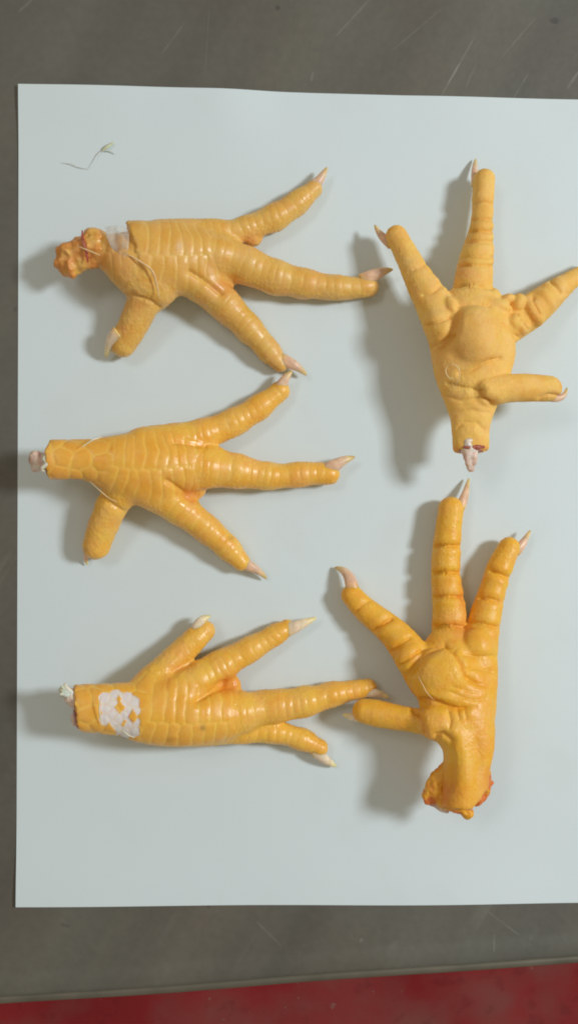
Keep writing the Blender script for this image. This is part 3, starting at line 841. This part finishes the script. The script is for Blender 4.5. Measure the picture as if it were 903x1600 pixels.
# ---- foot B: middle left, back up, clean cut shank with bone
mB = skin_mat('foot_skin_orange', (0.90, 0.48, 0.058), (0.91, 0.57, 0.10), (0.87, 0.37, 0.035), 0.38, coat=0.17)
B = foot('orange chicken foot, scaly back up, clean cut shank with bone at the left paper edge', 240, 740)
ch = [Chain([(50, 718, 72, 31), (86, 718, 70, 31), (130, 718, 67, 31), (165, 722, 62, 38), (200, 728, 55, 50), (245, 730, 47, 54), (290, 726, 40, 44), (330, 728, 34, 31)], 2.6, 0.8, 'body', pitch=3.7),
      Chain([(225, 697, 46, 30), (290, 685, 34, 26), (340, 671, 25, 23), (385, 649, 20, 21), (420, 625, 17, 18), (437, 611, 16, 15)], 2.0, 1.0, 'toe', pitch=3.0),
      Chain([(240, 722, 54, 32), (300, 728, 46, 31), (362, 735, 33, 28), (424, 744, 24, 21), (486, 740, 20, 19), (514, 741, 18, 16)], 2.2, 1.0, 'toe', pitch=3.2),
      Chain([(225, 758, 46, 32), (265, 783, 38, 28), (310, 816, 28, 23), (350, 850, 21, 20), (377, 878, 17, 15)], 2.2, 1.0, 'toe', pitch=3.1),
      Chain([(195, 763, 46, 26), (176, 790, 38, 25), (160, 825, 29, 23), (151, 853, 23, 21)], 2.2, 1.0, 'hind')]
pads = [Pad(298, 762, 20, 24, 18, 13, -20, 2.6)]
build_skin(B, ch, pads, mB, 1, seed=23, cuts=[(79, 718, 70, -1, 0.03, -0.1)], shank=(25.0, 6.0), side_scale=1.4,
           creases=[([(272, 690), (298, 694), (322, 697)], 3, 0.5), ([(262, 752), (282, 766), (300, 780)], 4, 0.6), ([(152, 770), (178, 790), (192, 798)], 3, 0.45)],
           marks=[('flush', 300, 772, 16, 12, 0.8), ('flush', 220, 752, 14, 7, 0.35), ('flush', 138, 815, 9, 30, 0.4), ('tan', 280, 745, 26, 14, 0.35), ('bruise', 361, 841, 6, 4, 0.35), ('bruise', 133, 861, 4, 4, 0.4), ('flush', 84, 740, 8, 14, 0.4)])
claw(B, [(434, 613, 20), (443, 592, 26), (457, 579, 26)], 11)
claw(B, [(508, 738, 22), (528, 720, 30), (555, 714, 22)], 13)
claw(B, [(377, 880, 19), (400, 885, 22), (417, 905, 8)], 10)
claw(B, [(142, 852, 20), (131, 868, 14), (137, 883, 4)], 6)
lump(B, [Pad(80, 719, 70, 8, 27, 22, 0, 0.8)], M_MEAT, 'raw_flesh', 0.5, 1.8, 5)
lump(B, [Chain([(84, 722, 72, 13), (66, 722, 70, 13), (56, 720, 68, 11)], 1.0), Pad(57, 711, 74, 8, 7, 8, 0, 1.0), Pad(58, 732, 66, 9, 6, 8, 0, 1.0)], M_BONE, 'cut_bone', 0.6, 2.0, 6)
strand(B, [(76, 711, 92), (69, 716, 90), (74, 724, 92), (66, 732, 90), (70, 737, 86)], 3.2, M_FRINGE, 'tendon', 0.7)
strand(B, [(128, 699, 96), (146, 687, 92), (156, 684, 86), (160, 678, 78)], 1.0, M_THREAD)
strand(B, [(140, 752, 84), (156, 766, 76), (170, 778, 70), (186, 786, 64)], 0.8, M_STRAND)

# ---- foot C: lower left, back up, white peeled patch
mC = skin_mat('foot_skin_deep_yellow', (0.90, 0.48, 0.055), (0.91, 0.57, 0.09), (0.87, 0.38, 0.035), 0.38, coat=0.16)
C = foot('orange chicken foot with a white peeled patch of scales on its shank', 280, 1115)
ch = [Chain([(90, 1104, 68, 34), (128, 1106, 66, 36), (160, 1107, 63, 38), (200, 1109, 58, 42), (240, 1114, 53, 49), (290, 1117, 47, 49), (340, 1116, 39, 42), (370, 1115, 34, 32)], 2.6, 0.8, 'body', pitch=3.9),
      Chain([(262, 1085, 50, 30), (302, 1065, 42, 28), (345, 1040, 31, 24), (390, 1015, 23, 20), (425, 995, 18, 17), (448, 981, 16, 14)], 2.2, 1.0, 'toe', pitch=3.2),
      Chain([(300, 1120, 48, 36), (350, 1118, 40, 33), (407, 1107, 29, 27), (473, 1097, 24, 24), (523, 1084, 20, 19), (560, 1077, 17, 15), (575, 1074, 16, 13)], 2.2, 1.0, 'toe', pitch=3.2),
      Chain([(310, 1135, 34, 30), (373, 1142, 22, 20), (430, 1144, 18, 18), (473, 1156, 16, 17), (499, 1168, 15, 14)], 1.6, 1.0, 'toe', pitch=3.0),
      Chain([(232, 1075, 46, 28), (252, 1050, 40, 23), (282, 1020, 31, 20), (305, 999, 26, 19), (320, 986, 22, 16)], 2.2, 1.0, 'hind')]
pads = [Pad(352, 1076, 20, 26, 18, 13, 30, 2.6), Pad(413, 1090, 22, 16, 12, 14, 0, 1.4)]
build_skin(C, ch, pads, mC, 1, seed=37, cuts=[(122, 1106, 66, -1, 0.12, 0.05)], shank=(29.0, 5.8), bare=([(166, 1092), (168, 1108), (165, 1124), (182, 1088), (184, 1122), (182, 1141), (199, 1092), (200, 1108), (204, 1133), (196, 1145), (209, 1098), (209, 1143), (176, 1100), (193, 1100), (174, 1117), (209, 1110), (195, 1116), (177, 1131), (209, 1131)], [(187, 1105, 8), (208, 1120, 8), (170, 1146, 13), (186, 1092, 4)], (155, 1078, 222, 1158)),
           creases=[([(308, 1094), (330, 1082), (352, 1068)], 4, 0.8), ([(270, 1048), (286, 1040), (298, 1036)], 3, 0.5)],
           marks=[('flush', 362, 1068, 16, 14, 0.9), ('flush', 285, 1042, 18, 5, 0.5), ('flush', 258, 1068, 12, 10, 0.4), ('bruise', 317, 1137, 4, 5, 0.85), ('bruise', 268, 1156, 9, 4, 0.5), ('tan', 250, 1150, 30, 12, 0.3), ('bruise', 540, 1095, 16, 4, 0.3)])
claw(C, [(447, 984, 20), (470, 976, 24), (495, 965, 18)], 12, mat=M_HORN_PALE)
claw(C, [(564, 1078, 20), (590, 1082, 26), (608, 1090, 24)], 10, mat=M_HORN_PALE)
claw(C, [(492, 1170, 18), (506, 1188, 18), (526, 1198, 8)], 11, mat=M_HORN_PALE)
claw(C, [(308, 986, 28), (310, 966, 32), (330, 963, 28)], 11, mat=M_HORN_PALE)
lump(C, [Pad(125, 1108, 66, 9, 30, 24, 0, 0.8)], M_MEAT, 'raw_flesh', 0.5, 1.8, 15)
lump(C, [Chain([(128, 1100, 70, 14), (112, 1088, 72, 12), (102, 1080, 72, 9)], 1.0), Pad(122, 1124, 62, 10, 14, 12, 0, 1.0)], M_BONE, 'cut_bone', 0.7, 1.8, 16)
for i, (dx, dy, dz) in enumerate([(-14, -10, 6), (-18, -4, 2), (-16, 4, 8), (-8, -14, 4), (-12, 8, 0)]):
    strand(C, [(118, 1086, 80), (108 + dx * .4, 1082 + dy * .5, 82), (110 + dx, 1081 + dy, 76 + dz)], 3.4, M_FRINGE, 'tendon', 0.6)
strand(C, [(158, 1088, 100), (156, 1110, 101), (160, 1134, 92)], 1.2, M_THREAD)
strand(C, [(190, 1139, 92), (200, 1148, 84), (214, 1154, 74)], 1.0, M_THREAD)

# ---- foot D: upper right, sole up
mD = skin_mat('foot_skin_matt_yellow', (0.88, 0.515, 0.115), (0.90, 0.59, 0.16), (0.84, 0.41, 0.085), 0.60, 0.22, coat=0.0, grain=0.3)
Dn = foot('pale yellow chicken foot with its sole up, hind toe pointing right', 735, 560)
ch = [Chain([(735, 740, 83, 28), (735, 692, 82, 29), (735, 650, 80, 33), (736, 612, 77, 46), (738, 570, 72, 62), (737, 525, 67, 64), (740, 487, 60, 50)], 2.4, 0.62, 'sole', -1),
      Chain([(712, 540, 72, 36), (690, 503, 68, 31), (674, 470, 64, 28), (651, 430, 58, 22), (632, 393, 50, 18), (619, 369, 45, 17)], 1.6, 0.95, 'sole', -1),
      Chain([(738, 510, 62, 34), (738, 470, 56, 31), (739, 440, 52, 30), (744, 405, 46, 27), (750, 368, 40, 20), (753, 335, 36, 17), (755, 295, 33, 17), (756, 281, 32, 17)], 1.2, 0.95, 'sole', -1),
      Chain([(765, 522, 60, 34), (800, 503, 48, 30), (833, 483, 40, 27), (864, 458, 31, 21), (895, 435, 25, 14), (922, 420, 22, 12)], 1.6, 0.95, 'sole', -1),
      Chain([(758, 612, 92, 25), (785, 607, 90, 23), (820, 606, 86, 22), (848, 607, 80, 21), (857, 607, 79, 20)], 0.7, 1.0, 'sole', -1)]
pads = [Pad(741, 529, 92, 42, 51, 37, 8, 1.6), Pad(704, 482, 82, 12, 20, 17, 28, 0.6), Pad(774, 480, 70, 24, 13, 24, -12, 0.7), Pad(788, 470, 64, 15, 9, 22, 25, 0.5), Pad(807, 475, 66, 12, 17, 18, -25, 0.5), Pad(800, 504, 70, 18, 13, 22, 35, 0.5), Pad(814, 512, 62, 14, 12, 20, 0, 0.6), Pad(829, 487, 57, 17, 27, 24, 38, 0.5), Pad(850, 470, 46, 14, 20, 20, 38, 0.6), Pad(687, 512, 80, 23, 34, 26, 30, 1.0), Pad(780, 545, 76, 24, 34, 22, 0, 2.0)]
arc = lambda x0, x1, y, b=3: [(x0, y), ((x0 * 2 + x1) / 3, y + b), ((x0 + x1 * 2) / 3, y + b), (x1, y)]
cr = [([(716, 483), (711, 505), (706, 524), (692, 542), (676, 556)], 3.2, 0.9), ([(718, 583), (735, 578), (751, 569), (782, 560)], 2.5, 0.6), ([(700, 600), (730, 606), (754, 610)], 2.2, 0.35), ([(656, 511), (680, 505), (703, 496)], 2.5, 0.5),
      ([(672, 545), (690, 536), (704, 524)], 2.5, 0.4), ([(660, 460), (675, 455), (688, 446)], 2.5, 0.4), ([(640, 425), (655, 418), (668, 412)], 2.5, 0.25),
      ([(858, 436), (868, 445), (875, 456)], 2.5, 0.6), ([(833, 464), (838, 478), (845, 490)], 2.5, 0.5), ([(808, 490), (814, 502), (824, 515)], 2.5, 0.2), ([(785, 505), (797, 516), (808, 526)], 2.5, 0.4),
      ([(714, 668), (725, 660), (745, 660), (758, 672)], 3, 0.3), ([(708, 645), (735, 640), (765, 646)], 3, 0.2), ([(748, 612), (752, 622), (768, 632)], 4, 0.9), ([(700, 620), (722, 626), (745, 622)], 2.5, 0.25), ([(842, 622), (856, 616), (876, 620)], 2, 0.4)]
for y, a, b, dpt in [(478, 716, 764, 0.4), (449, 706, 768, 0.7), (416, 710, 771, 0.6), (403, 714, 771, 0.35), (379, 722, 771, 0.6), (363, 728, 770, 0.75), (344, 732, 770, 0.4), (319, 737, 771, 0.45)]:
    cr.append((arc(a, b, y, -3), 2.3, dpt))
build_skin(Dn, ch, pads, mD, -1, cuts=[(735, 705, 84, 0.02, 1, 0.15)], creases=cr, seed=51, pits=0.12, side_scale=1.1,
           marks=[('tan', 735, 535, 34, 44, 0.75), ('tan', 840, 480, 34, 26, 0.65), ('tan', 757, 350, 20, 20, 0.35), ('tan', 868, 615, 24, 16, 0.5), ('tan', 758, 628, 22, 14, 0.6), ('tan', 760, 275, 16, 14, 0.25), ('flush', 712, 704, 12, 8, 0.6), ('flush', 760, 702, 10, 6, 0.5), ('tan', 700, 500, 10, 30, 0.3), ('flush', 880, 620, 8, 10, 0.4)])
claw(Dn, [(744, 290, 24), (739, 268, 14), (743, 248, 5)], 8)
claw(Dn, [(612, 382, 40), (594, 370, 34), (585, 351, 26)], 9)
claw(Dn, [(920, 424, 22), (938, 414, 18), (950, 398, 6)], 8)
claw(Dn, [(856, 620, 80), (883, 628, 80), (885, 605, 78)], 7)
lump(Dn, [Pad(735, 700, 82, 27, 8, 20, 0, 0.8)], M_MEAT, 'raw_flesh', 0.5, 1.8, 25)
lump(Dn, [Chain([(732, 690, 92, 9), (730, 712, 92, 7), (733, 730, 86, 5)], 0.5), Chain([(738, 690, 90, 8), (739, 712, 92, 7), (741, 724, 88, 4)], 0.5), Chain([(734, 694, 84, 11), (735, 716, 84, 9), (737, 733, 82, 5)], 0.5), Pad(725, 706, 90, 5, 9, 6, 20, 0.5)], M_BONE, 'cut_bone', 0.6, 1.8, 26)
strand(Dn, [(700, 570, 111), (707, 569, 113), (716, 576, 113), (717, 590, 111), (712, 600, 108)], 0.9, M_STRAND)
strand(Dn, [(700, 570, 110), (696, 580, 109), (701, 590, 109), (710, 592, 109)], 0.8, M_STRAND)

# ---- foot E: lower right, sole up
mE = skin_mat('foot_skin_golden', (0.89, 0.44, 0.032), (0.89, 0.52, 0.055), (0.86, 0.35, 0.024), 0.48, 0.4, coat=0.07, grain=0.3)
E = foot('golden orange chicken foot with its sole up, hind toe pointing left', 715, 1090)
ch = [Chain([(722, 1320, 94, 36), (726, 1250, 92, 37), (728, 1205, 90, 37), (731, 1165, 85, 41), (722, 1125, 75, 51), (712, 1085, 62, 60), (705, 1050, 51, 56), (703, 1022, 44, 44)], 2.4, 0.66, 'sole', -1),
      Chain([(668, 1060, 52, 33), (641, 1021, 43, 28), (622, 996, 36, 25), (600, 976, 30, 22), (568, 950, 24, 19), (550, 930, 21, 17)], 1.4, 0.95, 'sole', -1),
      Chain([(703, 1030, 42, 30), (701, 995, 34, 27), (701, 950, 30, 26), (696, 900, 28, 23), (697, 860, 27, 22), (701, 820, 26, 20), (704, 796, 25, 20)], 1.2, 0.95, 'sole', -1),
      Chain([(748, 1110, 64, 26), (748, 1060, 54, 29), (749, 1015, 43, 28), (757, 966, 34, 25), (768, 925, 30, 21), (781, 885, 27, 20), (795, 856, 25, 17)], 1.2, 0.95, 'sole', -1),
      Chain([(690, 1135, 80, 26), (655, 1127, 68, 19), (620, 1121, 56, 20), (585, 1114, 47, 21), (569, 1111, 44, 19)], 1.2, 1.0, 'sole', -1),
      Chain([(708, 1140, 94, 20), (720, 1175, 101, 18), (722, 1215, 104, 18), (714, 1300, 98, 20)], 3.2, 1.0, 'sole', -1)]
pads = [Pad(690, 1056, 72, 50, 46, 38, 35, 0.6), Pad(694, 1082, 76, 48, 22, 26, -12, 1.4), Pad(684, 1128, 84, 34, 28, 26, 0, 0.9), Pad(640, 1028, 56, 24, 26, 22, 0, 0.7), Pad(744, 1012, 58, 27, 30, 22, 10, 0.7)]
cr = [([(636, 1066), (648, 1042), (662, 1024), (678, 1012), (694, 1008), (710, 1018), (722, 1036), (729, 1058), (745, 1068), (762, 1072)], 3, 0.8), ([(648, 1090), (664, 1094), (680, 1098), (716, 1107), (742, 1104)], 2.6, 0.9),
      ([(704, 1082), (718, 1088), (732, 1094), (758, 1092)], 2.2, 0.2), ([(706, 1073), (722, 1078), (746, 1082)], 2.0, 0.12), ([(624, 1040), (640, 1028), (658, 1014)], 2.6, 0.6), ([(612, 1018), (622, 1006), (640, 996)], 2.4, 0.4),
      ([(584, 985), (598, 974), (612, 966)], 2.6, 0.7), ([(556, 956), (566, 944), (576, 938)], 2.2, 0.25), ([(765, 891), (778, 896), (794, 902)], 2.6, 0.7), ([(747, 933), (762, 934), (780, 940)], 2.6, 0.7), ([(731, 971), (752, 973), (776, 980)], 2.6, 0.6), ([(724, 1022), (745, 1026), (774, 1026)], 2.4, 0.3),
      ([(727, 1045), (745, 1044), (768, 1050)], 2.2, 0.25), ([(646, 1108), (656, 1122), (662, 1146)], 2.6, 0.7), ([(680, 1150), (692, 1146), (704, 1156)], 3.5, 0.6), ([(700, 1112), (704, 1124), (702, 1136)], 2.2, 0.3), ([(714, 1112), (717, 1122)], 2.2, 0.3), ([(726, 1112), (728, 1122)], 2.2, 0.3), ([(704, 1165), (708, 1200), (704, 1235)], 5, 0.2), ([(744, 1150), (750, 1190), (746, 1225)], 6, 0.22)]
for y, a, b, dpt in [(854, 675, 720, 0.75), (895, 674, 720, 0.7), (933, 675, 722, 0.7), (979, 676, 726, 0.7)]:
    cr.append((arc(a, b, y, -2), 2.4, dpt))
build_skin(E, ch, pads, mE, -1, cuts=[(720, 1264, 100, -0.05, 1, 0.3), (752, 1240, 95, 0.75, 0.65, 0.1)], creases=cr, seed=67, pits=0.10, side_scale=1.2,
           marks=[('flush', 724, 930, 7, 55, 0.75), ('flush', 716, 985, 16, 16, 0.5), ('flush', 700, 1000, 30, 10, 0.35), ('flush', 690, 1240, 26, 30, 0.9), ('flush', 752, 1150, 14, 60, 0.3), ('flush', 765, 1215, 10, 22, 0.6), ('bruise', 687, 1183, 3, 3, 0.7), ('tan', 690, 1150, 18, 10, 0.5), ('flush', 770, 1225, 8, 8, 0.5)])
claw(E, [(550, 922, 24), (546, 888, 22), (522, 887, 4)], 11)
claw(E, [(717, 794, 24), (728, 774, 20), (732, 747, 7)], 9)
claw(E, [(804, 862, 26), (818, 850, 26), (828, 828, 18)], 9)
claw(E, [(566, 1120, 42), (550, 1122, 40), (535, 1116, 36)], 9, mat=M_HORN_PALE)
lump(E, [Pad(684, 1222, 80, 40, 16, 13, 62, 1.2), Pad(672, 1238, 74, 15, 13, 11, 30, 1.2), Pad(704, 1252, 82, 28, 17, 15, -22, 1.4), Pad(728, 1269, 84, 13, 9, 10, -30, 1.0), Pad(755, 1214, 86, 32, 11, 14, -80, 1.4), Pad(766, 1223, 84, 6, 4, 5, 20, 0.8), Pad(742, 1244, 86, 18, 14, 15, -40, 1.4)], mE, 'torn_skin', 0.9, 2.6, 33, skin=2.2, ridge=1.1)
lump(E, [Pad(676, 1256, 72, 14, 5, 6, -28, 0.8), Pad(692, 1265, 72, 10, 5, 6, -20, 0.8)], M_BONE, 'cut_bone', 0.4, 1.6, 36)
strand(E, [(653, 1056, 97), (660, 1070, 101), (668, 1084, 102), (678, 1094, 99)], 0.7, M_STRAND)

# ---- wisp of feather debris lying on the paper
wisp = thing('feather_wisp', 'thin grey feather wisp with a yellowish tip lying at the upper left of the paper', 'feather', unproj(140, 250, 0))
mG = strand_mat('grey_fibre', (0.66, 0.70, 0.68)); mY = strand_mat('yellow_barb', (0.66, 0.69, 0.50))
strand(wisp, [(97, 254, 2), (112, 256, 3), (122, 261, 2), (139, 264, 2)], 0.6, mG, 'fibre')
strand(wisp, [(139, 264, 2), (147, 252, 3), (154, 240, 3), (166, 230, 4), (176, 223, 3)], 0.6, mG, 'fibre')
strand(wisp, [(164, 236, 3), (172, 236, 3), (180, 241, 2)], 0.8, mG, 'fibre')
strand(wisp, [(160, 236, 4), (168, 229, 5), (178, 223, 4)], 2.8, mY, 'barb', 0.15)
